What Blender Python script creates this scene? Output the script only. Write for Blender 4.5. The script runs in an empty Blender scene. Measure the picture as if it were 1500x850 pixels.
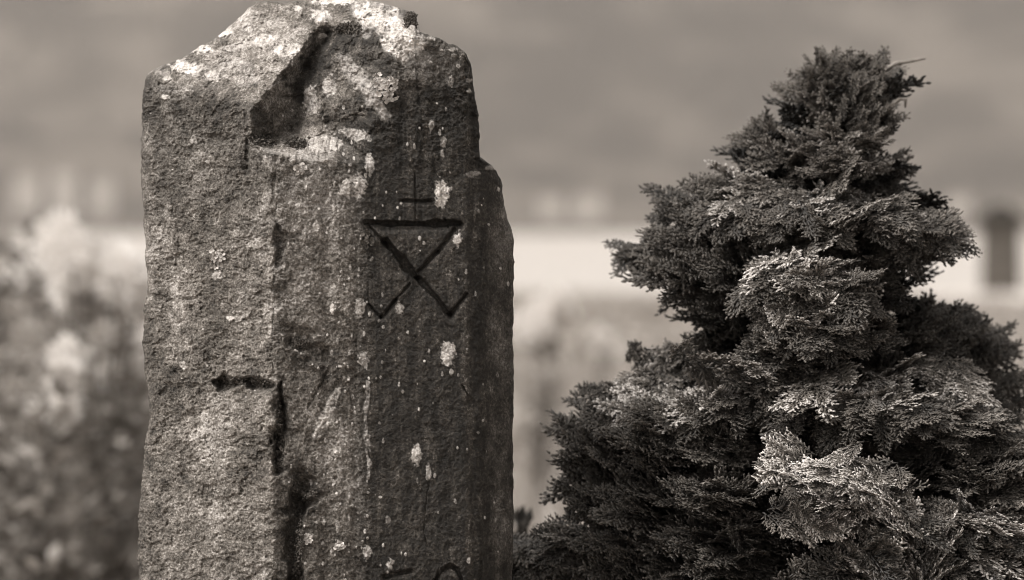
import bpy, math, random
import numpy as np
from mathutils import Vector, Matrix

random.seed(7)
S = bpy.context.scene
col = S.collection
R = math.radians

# ------------------------------------------------------------------ scale
DIST = 5.2                    # camera to the carved face, metres
LENS = 135.0
ZC = 1.05                     # eye height
K = 36.0 / LENS * DIST / 1500.0
HOR = 325.0                   # horizon row in a 1500 x 850 frame


def pt(u, v, y):
    s = K * (DIST + y) / DIST
    return (u - 750.0) * s, y, ZC + (HOR - v) * s


# ------------------------------------------------------------------ noise
def _h(ix, iy, iz, seed):
    n = (ix * 374761393 + iy * 668265263 + iz * 2147483647 + seed * 1274126177) & 0xFFFFFFFF
    n = ((n ^ (n >> 13)) * 1274126177) & 0xFFFFFFFF
    n = ((n ^ (n >> 16)) * 2246822519) & 0xFFFFFFFF
    return ((n ^ (n >> 15)) & 0xFFFFFF) / float(0xFFFFFF)


def vnoise(x, y, z, seed=0):
    x, y, z = np.broadcast_arrays(x, y, z)
    fx, fy, fz = np.floor(x), np.floor(y), np.floor(z)
    ix, iy, iz = (f.astype(np.int64) + 100000 for f in (fx, fy, fz))
    a, b, c = x - fx, y - fy, z - fz
    a, b, c = (q * q * (3 - 2 * q) for q in (a, b, c))
    r = 0
    for dx in (0, 1):
        wx = a if dx else 1 - a
        for dy in (0, 1):
            wy = b if dy else 1 - b
            for dz in (0, 1):
                wz = c if dz else 1 - c
                r = r + wx * wy * wz * _h(ix + dx, iy + dy, iz + dz, seed)
    return r


def fbm(x, y, z, seed=0, octv=4, gain=0.5):
    amp, tot, r = 1.0, 0.0, 0
    for o in range(octv):
        r = r + amp * (vnoise(x * 2 ** o, y * 2 ** o, z * 2 ** o, seed + o * 17) - 0.5)
        tot += amp
        amp *= gain
    return r / tot * 2


def smooth(a, b, x):
    t = np.clip((x - a) / (b - a), 0, 1)
    return t * t * (3 - 2 * t)


# ------------------------------------------------------------------ objects
def mesh_obj(name, V, F, mat, parent=None, attrs=None, shade=True):
    me = bpy.data.meshes.new(name)
    V = np.asarray(V, np.float32)
    if isinstance(F, np.ndarray):
        n, k = F.shape
        me.vertices.add(len(V))
        me.vertices.foreach_set('co', V.ravel())
        me.loops.add(n * k)
        me.loops.foreach_set('vertex_index', F.astype(np.int32).ravel())
        me.polygons.add(n)
        me.polygons.foreach_set('loop_start', np.arange(0, n * k, k, dtype=np.int32))
        me.update(calc_edges=True)
    else:
        me.from_pydata([tuple(map(float, v)) for v in V], [], [tuple(map(int, f)) for f in F])
        me.update()
    for an, data in (attrs or {}).items():
        at = me.attributes.new(an, 'FLOAT', 'POINT')
        at.data.foreach_set('value', np.asarray(data, np.float32).ravel())
    if shade:
        me.polygons.foreach_set('use_smooth', np.ones(len(me.polygons), bool))
    me.materials.append(mat)
    o = bpy.data.objects.new(name, me)
    col.objects.link(o)
    if parent:
        o.parent = parent
    return o


def tag(o, label=None, cat=None, group=None, kind=None):
    for k, v in (('label', label), ('category', cat), ('group', group), ('kind', kind)):
        if v:
            o[k] = v
    return o


def empty(name, loc, label, cat, group=None):
    o = bpy.data.objects.new(name, None)
    o.empty_display_size = 0.05
    o.location = loc
    col.objects.link(o)
    return tag(o, label, cat, group)


def copy_tree(o, parent=None):
    c = o.copy()
    col.objects.link(c)
    if parent:
        c.parent = parent
    for ch in list(o.children):
        copy_tree(ch, c)
    return c


class MB:
    def __init__(s):
        s.V, s.F = [], []

    def add(s, V, F):
        b = len(s.V)
        s.V += [tuple(v) for v in V]
        s.F += [tuple(i + b for i in f) for f in F]

    def tube(s, P, rad, n=7):
        P = [Vector(p) for p in P]
        rings = []
        for i, p in enumerate(P):
            d = (P[min(i + 1, len(P) - 1)] - P[max(i - 1, 0)]).normalized()
            a = d.cross(Vector((0.31, 0.2, 0.93)))
            if a.length < 1e-3:
                a = d.cross(Vector((1, 0, 0)))
            a.normalize()
            b = d.cross(a)
            r = rad[i] if hasattr(rad, '__len__') else rad
            rings.append([p + (a * math.cos(2 * math.pi * k / n) + b * math.sin(2 * math.pi * k / n)) * r for k in range(n)])
        V = [v for r_ in rings for v in r_]
        F = []
        for i in range(len(P) - 1):
            for k in range(n):
                F.append((i * n + k, i * n + (k + 1) % n, (i + 1) * n + (k + 1) % n, (i + 1) * n + k))
        F.append(tuple(range(n))[::-1])
        F.append(tuple((len(P) - 1) * n + k for k in range(n)))
        s.add(V, F)

    def frustum(s, c, a, b, h, a2=None, b2=None):
        a2 = a if a2 is None else a2
        b2 = b if b2 is None else b2
        x, y, z = c
        V = [(x - a, y - b, z), (x + a, y - b, z), (x + a, y + b, z), (x - a, y + b, z),
             (x - a2, y - b2, z + h), (x + a2, y - b2, z + h), (x + a2, y + b2, z + h), (x - a2, y + b2, z + h)]
        s.add(V, [(3, 2, 1, 0), (4, 5, 6, 7), (0, 1, 5, 4), (1, 2, 6, 5), (2, 3, 7, 6), (3, 0, 4, 7)])

    def build(s, name, mat, parent=None, shade=False):
        return mesh_obj(name, s.V, s.F, mat, parent, shade=shade)


# ------------------------------------------------------------------ materials
TINT_D = (1.0, 0.84, 0.68)     # the toned print: darks are warmer than lights
TINT_L = (1.0, 0.935, 0.88)


def tone(v, t=None):
    if t is None:
        f = min(1.0, v / 0.6) ** 0.6
        t = [a + (b - a) * f for a, b in zip(TINT_D, TINT_L)]
    return (v * t[0], v * t[1], v * t[2], 1)


class NT:
    def __init__(s, name):
        s.m = bpy.data.materials.new(name)
        s.m.use_nodes = True
        s.t = s.m.node_tree
        s.b = s.t.nodes['Principled BSDF']
        s.out = s.t.nodes['Material Output']

    def n(s, typ, **kw):
        nd = s.t.nodes.new(typ)
        for k, v in kw.items():
            setattr(nd, k, v)
        return nd

    def l(s, a, b):
        s.t.links.new(a, b)

    def coord(s, scale=(1, 1, 1)):
        tc = s.n('ShaderNodeTexCoord')
        mp = s.n('ShaderNodeMapping')
        mp.inputs['Scale'].default_value = scale
        s.l(tc.outputs['Object'], mp.inputs['Vector'])
        return mp.outputs[0]

    def noise(s, vec, scale, detail=4, rough=0.55):
        nz = s.n('ShaderNodeTexNoise')
        nz.inputs['Scale'].default_value = scale
        nz.inputs['Detail'].default_value = detail
        nz.inputs['Roughness'].default_value = rough
        s.l(vec, nz.inputs['Vector'])
        return nz.outputs['Fac']

    def ramp(s, fac, stops):
        r = s.n('ShaderNodeValToRGB')
        el = r.color_ramp.elements
        while len(el) < len(stops):
            el.new(0.5)
        for e, (p, c) in zip(el, stops):
            e.position = p
            e.color = tone(c) if not hasattr(c, '__len__') else c
        s.l(fac, r.inputs[0])
        return r.outputs[0]

    def math(s, op, a, b=None, c=None, clamp=False):
        m = s.n('ShaderNodeMath', operation=op, use_clamp=clamp)
        for i, x in enumerate((a, b, c)):
            if x is None:
                continue
            if isinstance(x, (int, float)):
                m.inputs[i].default_value = x
            else:
                s.l(x, m.inputs[i])
        return m.outputs[0]

    def mix(s, fac, a, b, mode='MIX'):
        m = s.n('ShaderNodeMix', data_type='RGBA', blend_type=mode)
        for i, x in ((0, fac), (6, a), (7, b)):
            if isinstance(x, (int, float)):
                m.inputs[i].default_value = x
            elif isinstance(x, tuple):
                m.inputs[i].default_value = x
            else:
                s.l(x, m.inputs[i])
        return m.outputs[2]

    def attr(s, name):
        a = s.n('ShaderNodeAttribute', attribute_name=name)
        return a.outputs['Fac']

    def bump(s, h, strength, dist):
        b = s.n('ShaderNodeBump')
        b.inputs['Strength'].default_value = strength
        b.inputs['Distance'].default_value = dist
        s.l(h, b.inputs['Height'])
        s.l(b.outputs[0], s.b.inputs['Normal'])

    def base(s, c, rough=0.8, spec=0.3):
        if isinstance(c, tuple):
            s.b.inputs['Base Color'].default_value = c
        else:
            s.l(c, s.b.inputs['Base Color'])
        s.b.inputs['Roughness'].default_value = rough
        s.b.inputs['Specular IOR Level'].default_value = spec
        return s.m


def plain(name, c1, c2, scale=8, rough=0.8, spec=0.3, bump=0.0):
    t = NT(name)
    v = t.coord()
    f = t.noise(v, scale, 5)
    c = t.ramp(f, [(0.3, c1), (0.7, c2)])
    if bump:
        t.bump(f, 0.6, bump)
    return t.base(c, rough, spec)


def stone_material():
    t = NT('weathered_sandstone')
    v = t.coord()
    vs = t.coord((1, 1, 0.16))
    grain = t.noise(v, 270, 4, 0.72)
    bed = t.noise(t.coord((1, 1, 2.6)), 26, 4, 0.6)
    mid = t.noise(v, 60, 5, 0.6)
    big = t.noise(v, 9, 4, 0.5)
    streak = t.noise(vs, 75, 5, 0.6)
    g = t.math('ADD', t.math('MULTIPLY', grain, 0.54), t.math('ADD', t.math('MULTIPLY', mid, 0.28), t.math('MULTIPLY', bed, 0.18)))
    g = t.math('ADD', g, t.math('MULTIPLY', t.math('SUBTRACT', big, 0.5), 0.42))
    light = t.ramp(g, [(0.35, 0.016), (0.46, 0.095), (0.545, 0.22), (0.64, 0.52)])
    g2 = t.math('ADD', t.math('MULTIPLY', streak, 0.36), t.math('ADD', t.math('MULTIPLY', grain, 0.40), t.math('MULTIPLY', mid, 0.24)))
    dark = t.ramp(g2, [(0.36, 0.006), (0.50, 0.024), (0.585, 0.07), (0.66, 0.32)])
    c = t.mix(t.attr('stain_shade'), light, dark)
    # pale crust lichen with a shape of its own, and the painted lit ledge edge
    lg = t.math('ADD', t.math('MULTIPLY', grain, 0.5), t.math('MULTIPLY', mid, 0.5))
    lich_lit = t.ramp(lg, [(0.36, 0.14), (0.48, 0.46), (0.6, 0.80)])
    c = t.mix(t.attr('lichen'), c, lich_lit)
    # black algae and moss in cracks; shade painted into notch and cut strokes
    c = t.mix(t.attr('moss_shade'), c, t.ramp(grain, [(0.35, 0.006), (0.65, 0.03)]))
    h = t.math('ADD', t.math('MULTIPLY', grain, 0.6), t.math('MULTIPLY', mid, 0.5))
    t.bump(h, 1.0, 0.005)
    return t.base(c, 0.72, 0.28)


def leaf_material(name, dark, lightc, trans=0.12, mid=0.42):
    t = NT(name)
    f = t.attr('tip')
    v = t.coord()
    n = t.noise(v, 260, 2)
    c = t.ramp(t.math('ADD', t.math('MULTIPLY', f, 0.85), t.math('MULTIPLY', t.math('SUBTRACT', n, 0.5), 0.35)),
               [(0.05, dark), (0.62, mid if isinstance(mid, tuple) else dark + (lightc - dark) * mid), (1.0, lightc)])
    t.base(c, 0.5, 0.35)
    t.bump(n, 0.5, 0.002)
    tr = t.n('ShaderNodeBsdfTranslucent')
    t.l(c, tr.inputs['Color'])
    mx = t.n('ShaderNodeMixShader')
    mx.inputs[0].default_value = trans
    t.l(t.b.outputs[0], mx.inputs[1])
    t.l(tr.outputs[0], mx.inputs[2])
    t.l(mx.outputs[0], t.out.inputs['Surface'])
    return t.m


M_STONE = stone_material()
M_LEAF = leaf_material('cypress_foliage', 0.008, 0.60, .06, .25)
M_SHRUB = leaf_material('shrub_foliage', 0.012, 0.07)
M_BARK = plain('bark', 0.03, 0.12, 40, bump=0.002)
M_DEADWOOD = plain('bare_wood', 0.10, 0.28, 60, bump=0.001)
M_LICHEN = plain('leafy_lichen', 0.22, 0.62, 160, 0.85, 0.2, 0.001)
M_MOSS = plain('black_moss', 0.006, 0.13, 500, 0.8, 0.25)

# ------------------------------------------------------------------ gravestone
def build_stone():
    NS, NTOP, NB = 620, 940, 60
    top = [(205, 118), (214, 113), (222, 104), (235, 97), (262, 86), (290, 70), (312, 57), (330, 44), (348, 28), (362, 14),
           (378, 4), (392, 3), (420, 5), (445, 2), (460, -1), (490, -3), (520, -3), (545, 1), (575, 10), (600, 17), (607, 25),
           (610, 42), (622, 50), (640, 56), (658, 63), (670, 69), (680, 77), (690, 92), (700, 98)]
    left = [(-50, 214), (113, 214), (125, 210), (150, 207), (290, 207), (318, 210), (340, 213), (380, 212), (420, 216), (440, 213),
            (455, 210), (500, 210), (530, 213), (560, 214), (600, 218), (640, 214), (700, 206), (760, 204), (850, 202), (1000, 200), (1600, 190)]
    right = [(-50, 690), (92, 690), (108, 692), (125, 694), (150, 697), (170, 701), (200, 702), (233, 703), (238, 712), (244, 722), (252, 729),
             (262, 733), (275, 736), (300, 738), (322, 744), (342, 752), (360, 753), (500, 751), (560, 753), (640, 751), (750, 752), (860, 750), (1600, 756)]
    fx = lambda tab, q: np.interp(q, [a for a, _ in tab], [b for _, b in tab])
    s = np.linspace(0, 1, NS)
    # a little denser near both silhouettes
    s = s - 0.018 * np.sin(4 * np.pi * s) * 0.0 + 0.0
    ut = 214 + s * (690 - 214)
    vt = fx(top, ut) + 3.6 * fbm(ut / 7.0, 0.3, 0.7, 5, 4)
    t = np.linspace(0, 1, NTOP)
    V = vt[None, :] + t[:, None] * (868 - vt[None, :])
    low = 868 + (1520 - 868) * (np.arange(1, NB + 1) / NB)
    V = np.vstack([V, np.repeat(low[:, None], NS, 1)])
    xl = fx(left, V) + 3.0 * fbm(V / 9.0, 1.7, 0.2, 11, 4) + 3.5 * fbm(V / 34.0, .7, 0.2, 12, 3)
    xr = fx(right, V) + 2.6 * fbm(V / 8.0, 4.7, 0.2, 13, 4)
    U = xl + s[None, :] * (xr - xl)

    n1 = fbm(U / 45, V / 45, 0.5, 21, 4)
    n2 = fbm(U / 18, V / 26, 3.5, 31, 4)
    uu = U + 3.2 * n1
    vv = V + 5 * n2
    # convex body, depth in mm away from the camera
    D1 = (400 - uu) * 0.87
    D2 = (uu - 400) * 0.12
    D3 = 34 + (uu - 694) * 1.15
    D4 = 414 - 0.557 * uu - 1.129 * vv
    sm = lambda a, b, k: 0.5 * (a + b + np.sqrt((a - b) ** 2 + k * k))       # smooth max
    smn = lambda a, b, k: 0.5 * (a + b - np.sqrt((a - b) ** 2 + k * k))
    D = sm(D1, D2, 3.5)
    D = sm(D, D4, 10)
    D = np.where(V > 60, sm(D, np.where(V > 232, D3, D3 - 60 * smooth(238, 226, V)), 6), D)
    # front is flatter right of the weathered corner; shallow vertical channels
    ch = np.exp(-((U - 478) / 9) ** 2) * 4.0 + np.exp(-((U - 520 - 4 * n1) / 6) ** 2) * 2.0 \
        + np.exp(-((U - 693) / 7) ** 2) * 4.0 + np.exp(-((U - 588) / 4) ** 2) * 1.2 * smooth(330, 100, V)
    D = D + ch * smooth(240, 300, V + 120 * (U > 530))
    # broken-out hollow below the top
    F1 = 30 + (U - 365 + 5 * n1 + 4 * fbm(U / 11, V / 11, 2.7, 209, 3)) * 1.22 + (V - 165) * 0.33 * (V < 165)
    F2 = 92 - (uu - 445) * 0.68 + np.where(V < 150, (150 - V) * .36, (150 - V) * .10)
    vE = 217 + (U - 365) * 0.17 + 5 * n2
    kf = np.interp(U, [365, 425, 450, 560], [3.2, 2.6, 1.25, 1.0])
    F3 = 7 + (vE - V) * kf
    hz1 = fbm(U / 14, V / 14, 8.2, 205, 4)
    F1 = F1 + 9 * hz1
    F2 = F2 + 9 * fbm(U / 20, V / 24, 3.3, 207, 4)
    Sc = smn(smn(F1, F2, 4), F3, 2) + 2.5 * n2
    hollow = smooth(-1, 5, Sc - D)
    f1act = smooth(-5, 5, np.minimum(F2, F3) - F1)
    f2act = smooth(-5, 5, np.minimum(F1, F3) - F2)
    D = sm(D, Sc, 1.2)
    # small dark nick under the top rim
    D = D + 16 * np.exp(-(((U - 512) / 22) ** 2 + ((V - 42 - 0.25 * (512 - U)) / 11) ** 2))
    D = D + 20 * np.exp(-(((U - 470 - (60 - V) * 0.5) / 16) ** 2 + ((V - 68) / 28) ** 2))
    D = D - 14 * np.exp(-(((U - 470) / 15) ** 2 + ((V - 26) / 13) ** 2))
    # vertical cracks and notches along the corner
    nr = fbm(U / 22, V / 22, 1.9, 103, 3)
    nf = fbm(U / 5, V / 5, 1.1, 107, 3)
    def seg(path, w, dep, soft=0.55, wob=3.0, rag=1.0):
        d = np.full(U.shape, 1e9)
        q = (U + wob * n2, V + wob * n1)
        for (a, b), (c, e) in zip(path[:-1], path[1:]):
            L2 = (c - a) ** 2 + (e - b) ** 2
            tt = np.clip(((q[0] - a) * (c - a) + (q[1] - b) * (e - b)) / L2, 0, 1)
            d = np.minimum(d, np.hypot(q[0] - a - tt * (c - a), q[1] - b - tt * (e - b)))
        m = 1 - smooth(w * 0.5 * (1 - soft), w * 0.5 * (1 + soft), d * np.clip(1 + rag * nr, .55, 1.8) + rag * np.clip(1.2 * nf, -1.2, 3))
        return m * dep, m
    moss_shade = np.zeros_like(U)
    for path, w, dep, ms in [([(363, 205), (360, 232), (362, 250)], 7, 7, .8), ([(404, 235), (402, 300), (405, 345)], 4, 3, .5),
                             ([(407, 335), (409, 360), (405, 392)], 11, 7, .9), ([(400, 400), (399, 480), (398, 552)], 3, 2, .5),
                             ([(316, 559), (335, 564), (360, 562), (398, 566)], 10, 22, .6), ([(328, 557), (362, 560)], 12, 12, .5), ([(375, 566), (392, 570)], 9, 8, .6),
                             ([(410, 562), (413, 600)], 6, 14, .6), ([(413, 600), (409, 645)], 12, 22, .7), ([(409, 645), (407, 690)], 10, 18, .6), ([(404, 655), (416, 690)], 8, 6, .5), ([(415, 590), (420, 630)], 16, 8, .7),
                             ([(443, 708), (436, 735)], 20, 20, .7), ([(436, 735), (434, 790), (429, 860)], 15, 28, .75), ([(428, 860), (430, 950)], 23, 20, 1.0),
                             ([(452, 712), (462, 728)], 17, 7, .9), ([(430, 500), (446, 505), (468, 516)], 20, 12, .6),
                             ([(437, 515), (445, 545)], 18, 4, .3), ([(470, 590), (455, 650), (462, 690)], 6, 2, .2),
                             ([(395, 830), (374, 848), (360, 860)], 8, 4, .5), ([(676, 565), (690, 590)], 4, 4, .4), ([(300, 640), (318, 690), (316, 730)], 1.8, 2.5, .2), ([(255, 300), (262, 350), (258, 400)], 1.8, 2.5, .2), ([(450, 600), (474, 560), (480, 545)], 2.5, 3, .3), ([(630, 700), (622, 760), (626, 800)], 1.6, 2, .2),
                             ([(540, 205), (560, 190)], 5, 3, .5), ([(440, 345), (412, 350)], 7, 2, .35)]:
        d, m = seg(path, w * 1.1, dep, 0.7, 7.0, 1.3)
        D = D + d * (1 + .3 * nf)
        moss_shade = np.maximum(moss_shade, .85 * m * ms * smooth(-.65, .35, nr + .9 * nf))  # crack moss, with some of the notch's shadow painted in
    # block left of the lower groove stands proud
    D = D - 5 * smooth(575, 590, V) * smooth(300, 330, U) * (1 - smooth(400, 416, U + (V - 700) * 0.02))
    # the cut mark
    mark = np.zeros_like(U)
    mdk = np.zeros_like(U)
    for path, w, dep, dk in [([(608, 252), (609, 326)], 3, 2.2, .35), ([(589, 294), (631, 293)], 5, 5, .8), ([(537, 327), (600, 328), (674, 327)], 8, 10, .85),
                             ([(540, 332), (566, 357)], 4, 4.5, .5), ([(563, 353), (612, 407)], 9.5, 12, .8), ([(612, 407), (660, 461)], 7, 9, .75), ([(668, 335), (640, 367)], 4, 4, .35),
                             ([(640, 367), (612, 399)], 5.5, 6, .5),
                             ([(600, 416), (580, 440)], 3.4, 3, .2), ([(580, 440), (558, 465)], 5, 5, .45), ([(558, 466), (541, 447)], 4.5, 4, .45), ([(660, 461), (684, 431)], 5, 4.5, .4),
                             ([(541, 447), (538, 418)], 2.2, 1, .1),
                             ([(562, 845), (602, 836)], 5, 5, .5), ([(638, 852), (645, 836), (658, 829), (670, 833), (677, 852)], 5, 6, .5), ([(704, 822), (702, 860)], 3, 3, .3)]:
        if dep > 3:       # worn lower lip
            D = D + seg([(q0 + .5, q1 + w * .55) for q0, q1 in path], w * 1.5, dep * .42, 0.8, 2.5, 0.6)[0]
        d, m = seg(path, w * .98, dep * 1.1, 0.32, 3.0, 0.65)
        D = np.maximum(D, D + d)
        mark = np.maximum(mark, m)
        mdk = np.maximum(mdk, m * dk)
    moss_shade = np.maximum(moss_shade, 0.42 * mdk * smooth(-.8, .1, nf + nr))  # dark colour painted into the strokes for the shade inside the cut

    # lichens, and one painted lit edge ------------------------------------------------------------
    lich_lit = np.zeros_like(U)
    na = fbm(U / 9, V / 9, 7.5, 41, 3)
    nb = fbm(U / 3.5, V / 3.5, 9.5, 47, 2)
    def patch(u, v, a, b, k=1.0, rag=0.55):
        nonlocal lich_lit
        i0 = (np.abs(U - u) < a * 2.2) & (np.abs(V - v) < b * 2.2)
        if not i0.any():
            return
        d = 1.12 * np.sqrt(((U[i0] - u) / a) ** 2 + ((V[i0] - v) / b) ** 2) + 1.25 * rag * na[i0] + 0.5 * nb[i0]
        lich_lit[i0] = np.maximum(lich_lit[i0], k * (1 - smooth(0.72, 1.08, d)))
    def strip(path, w, k):
        nonlocal lich_lit
        _, m = seg(path, w * 1.5, 1, 0.35, 7)
        lich_lit = np.maximum(lich_lit, k * m * smooth(-0.75, 0.1, na + nb * 0.5))
    for p in [(275, 99, 28, 10, 1), (312, 111, 20, 10, .8), (388, 60, 26, 12, .75), (420, 74, 24, 12, .9), (295, 72, 14, 7, .9), (328, 47, 14, 9, .9),
              (352, 24, 9, 9, .8), (470, 26, 17, 14, .85), (492, 1, 42, 6, 1), (436, 12, 8, 4, .8), (455, 146, 14, 26, .55), (482, 128, 12, 17, .6),
              (475, 212, 34, 20, .62), (520, 198, 26, 10, .55), (525, 272, 13, 20, .75), (541, 240, 8, 18, .6), (508, 278, 14, 14, .65),
              (649, 282, 13, 21, 1), (655, 519, 12, 22, .85), (671, 350, 8, 12, .8), (585, 452, 7, 9, .6), (528, 450, 9, 14, .65), (533, 528, 9, 13, .55),
              (610, 665, 8, 17, .85), (627, 692, 4.5, 12, .7), (572, 826, 7, 11, .75), (537, 812, 7, 13, .65), (497, 800, 8, 7, 1), (452, 789, 7, 7, 1),
              (495, 661, 7, 6, .85), (440, 248, 9, 9, .95), (428, 234, 5, 6, .8), (487, 454, 4, 8, .95), (463, 332, 5, 7, .7), (318, 403, 9, 8, .55),
              (338, 467, 6, 4, .85), (267, 535, 5, 6, .75), (250, 463, 4, 5, .6), (283, 205, 5, 9, .45), (240, 108, 12, 6, .45), (360, 118, 24, 10, .3),
              (605, 66, 17, 11, 1), (345, 95, 30, 14, .35), (400, 35, 22, 10, .35), (520, 115, 10, 18, .45), (545, 150, 16, 9, .4), (660, 118, 6, 9, .4),
              (632, 185, 4, 10, .4), (650, 210, 5, 9, .45), (648, 225, 4, 8, .5), (606, 110, 5, 8, .35), (690, 255, 12, 6, .3), (720, 246, 12, 4, .5),
              (497, 690, 6, 18, .35), (500, 640, 4, 40, .35), (430, 300, 9, 6, .3), (475, 765, 4, 9, .6), (400, 560, 10, 6, .4), (395, 236, 20, 9, .3)]:
        patch(*p)
    strip([(543, 4), (566, 22), (578, 45), (588, 66)], 30, 1.0)
    strip([(497, 572), (484, 594), (474, 612), (466, 640)], 7, .7)
    strip([(538, 560), (536, 620), (540, 700)], 4, .5)
    strip([(507, 90), (530, 125), (560, 160)], 14, .5)
    strip([(374, 220), (400, 223), (440, 231), (490, 239)], 5, .28)  # pale line painting the light on the ledge's top edge
    rg = np.random.RandomState(3)
    for _ in range(270):
        u = rg.choice([rg.normal(480, 40), rg.uniform(520, 750), rg.normal(505, 22)])
        v = rg.uniform(150, 860)
        a = abs(rg.normal(1.4, 1.2)) + 0.9
        if rg.rand() < 0.86:
            a = min(a, 2.2)
        patch(u, v, a, a * rg.uniform(0.9, 2.2), rg.uniform(0.35, 0.95), 0.4)
    for _ in range(60):
        a = rg.uniform(0.9, 2.0)
        patch(rg.uniform(210, 400), rg.uniform(140, 860), a, a, rg.uniform(0.3, .8), 0.4)
    for _ in range(42):   # scattered crust on the top
        u = rg.uniform(225, 690)
        a = rg.uniform(2, 8)
        patch(u, np.interp(u, [a_ for a_, _ in top], [b_ for _, b_ in top]) + rg.uniform(0, 60), a, a * .6, rg.uniform(.25, .75))
    lich_lit *= (1 - 0.9 * mark)

    topz0 = smooth(-10, 20, D4 - sm(D1, D2, 7))
    # algae stain: the carved face is nearly black in streaks, the side is grey; shade of the hollow is painted in too
    stain_shade = 0.10 + 0.36 * smooth(396, 412, U + 7 * n1) * smooth(205, 240, V + 0.5 * (U - 440)) + .40 * smooth(490, 548, U + 14 * n1) \
        + 0.22 * smooth(520, 555, U + 10 * n1)
    stain_shade -= 0.22 * np.exp(-((U - 455) / 40) ** 2) * smooth(240, 300, V) * smooth(-0.5, 0.5, n1 + .3)
    stain_shade -= 0.32 * np.exp(-((U - 508) / 17) ** 2) * smooth(230, 420, V)
    stain_shade += hollow * ((.22 + .25 * smooth(-.3, .4, n1 + hz1)) * f1act + .42 * f2act * smooth(-.3, .3, hz1 + n2))  # shade of the turned-away facet painted in, plus mottled dark patches
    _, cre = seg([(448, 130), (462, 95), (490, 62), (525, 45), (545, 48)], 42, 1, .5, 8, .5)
    stain_shade += .65 * cre * hollow  # shade in the crease, painted into the colour
    stain_shade -= 0.35 * smooth(705, 730, U) * smooth(240, 300, V)
    stain_shade += 0.3 * smooth(660, 690, U + 6 * n1) * (1 - smooth(230, 250, V)) * smooth(60, 90, V)
    stain_shade += 0.25 * np.exp(-((V - 150) / 25) ** 2) * smooth(400, 340, U) * smooth(-0.3, 0.6, n2)
    stain_shade += 0.25 * n2
    stain_shade += .45 * (1 - smooth(150, 420, V + 60 * n1)) * (U < 400) * (1 - topz0)
    stain_shade += 0.3 * smooth(0.1, 0.7, fbm(U / 30, V / 30, 1.2, 71, 3)) * (U < 420)
    stain_shade += .35 * topz0 * smooth(0.0, .5, fbm(U / 20, V / 14, 4.2, 75, 4))
    stain_shade = np.clip(stain_shade, 0, 1)

    # surface relief
    rough = 1.0 - .25 * smooth(390, 430, U) - .35 * smooth(525, 555, U) * (1 - smooth(685, 700, U)) * smooth(200, 280, V)
    sp1 = fbm(U / 55, V / 38, 11.5, 301, 5)
    sp2 = fbm(U / 24, V / 16, 12.5, 311, 4)
    D = D + (2.6 * smooth(.05, .10, sp1) + 1.8 * smooth(.18, .25, sp2) + 1.5 * smooth(-.22, -.16, sp1)) * (1 - .75 * smooth(400, 450, U) * smooth(200, 240, V))
    pit = smooth(.22, .5, fbm(U / 6, V / 6, 5.3, 121, 2))
    D = D + rough * (2.0 * pit + 2.4 * fbm(U / 8, V / 8, 0.1, 51, 3) + 3.4 * n2 * 0.9 + 2.2 * fbm(U / 3.2, V / 3.2, 0.4, 61, 2))
    topz = smooth(40, 0, D2 - D4) if False else smooth(-10, 20, D4 - sm(D1, D2, 7))
    D = D + topz * (5 * fbm(U / 16, V / 12, 2.2, 81, 4))
    D = D + 0.5 * fbm(U / 9, V / 60, 0.2, 91, 3) * smooth(420, 470, U)
    D = D - lich_lit * (1.9 + 2.6 * nb + 1.8 * na)
    # rounded at the silhouette
    Rr = 15.0
    dl = np.minimum((U - xl), (xr - U)) * 0.924
    dtp = (V - vt[None, :]) * 0.924
    q = np.clip(np.minimum(dl, dtp) / Rr, 0, 1)
    D = D + 14 * (1 - np.sqrt(np.clip(1 - (1 - q) ** 2, 0, 1)))

    Y = D / 1000.0
    X, _, Z = pt(U, V, Y)
    n = NS
    rows = NTOP + NB
    Vf = np.stack([X, Y, Z], -1).reshape(-1, 3)
    idx = np.arange(rows * n).reshape(rows, n)
    Ff = np.stack([idx[:-1, :-1], idx[1:, :-1], idx[1:, 1:], idx[:-1, 1:]], -1).reshape(-1, 4)
    mk = (0.25 * (mark[:-1, :-1] + mark[1:, :-1] + mark[1:, 1:] + mark[:-1, 1:]) > 0.5).reshape(-1)
    attrs = {'lichen': lich_lit, 'stain_shade': stain_shade, 'moss_shade': moss_shade}

    # back of the stone, coarser
    si = np.unique(np.r_[np.arange(0, n, 10), n - 1])
    ri = np.unique(np.r_[np.arange(0, rows, 10), rows - 1])
    Ub, Vb, Db = U[np.ix_(ri, si)], V[np.ix_(ri, si)], D[np.ix_(ri, si)]
    xlb, xrb = xl[np.ix_(ri, si)], xr[np.ix_(ri, si)]
    DL, DR = D[ri, 0][:, None], D[ri, -1][:, None]
    B = np.minimum(DL + 15 + (Ub - xlb) * 0.12, DR + 15 + (xrb - Ub) * 0.87)
    B = np.maximum(B, Db + 14) + 4 * fbm(Ub / 20, Vb / 20, 6.1, 15, 4)
    # bring the back to the top outline
    Xb, _, Zb = pt(Ub, Vb, Db / 1000)
    Vbk = np.stack([Xb, B / 1000.0, Zb], -1).reshape(-1, 3)
    nb_ = len(si)
    ib = np.arange(len(ri) * nb_).reshape(len(ri), nb_)
    Fb = np.stack([ib[:-1, :-1], ib[:-1, 1:], ib[1:, 1:], ib[1:, :-1]], -1).reshape(-1, 4) + len(Vf)
    edge = []
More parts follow.
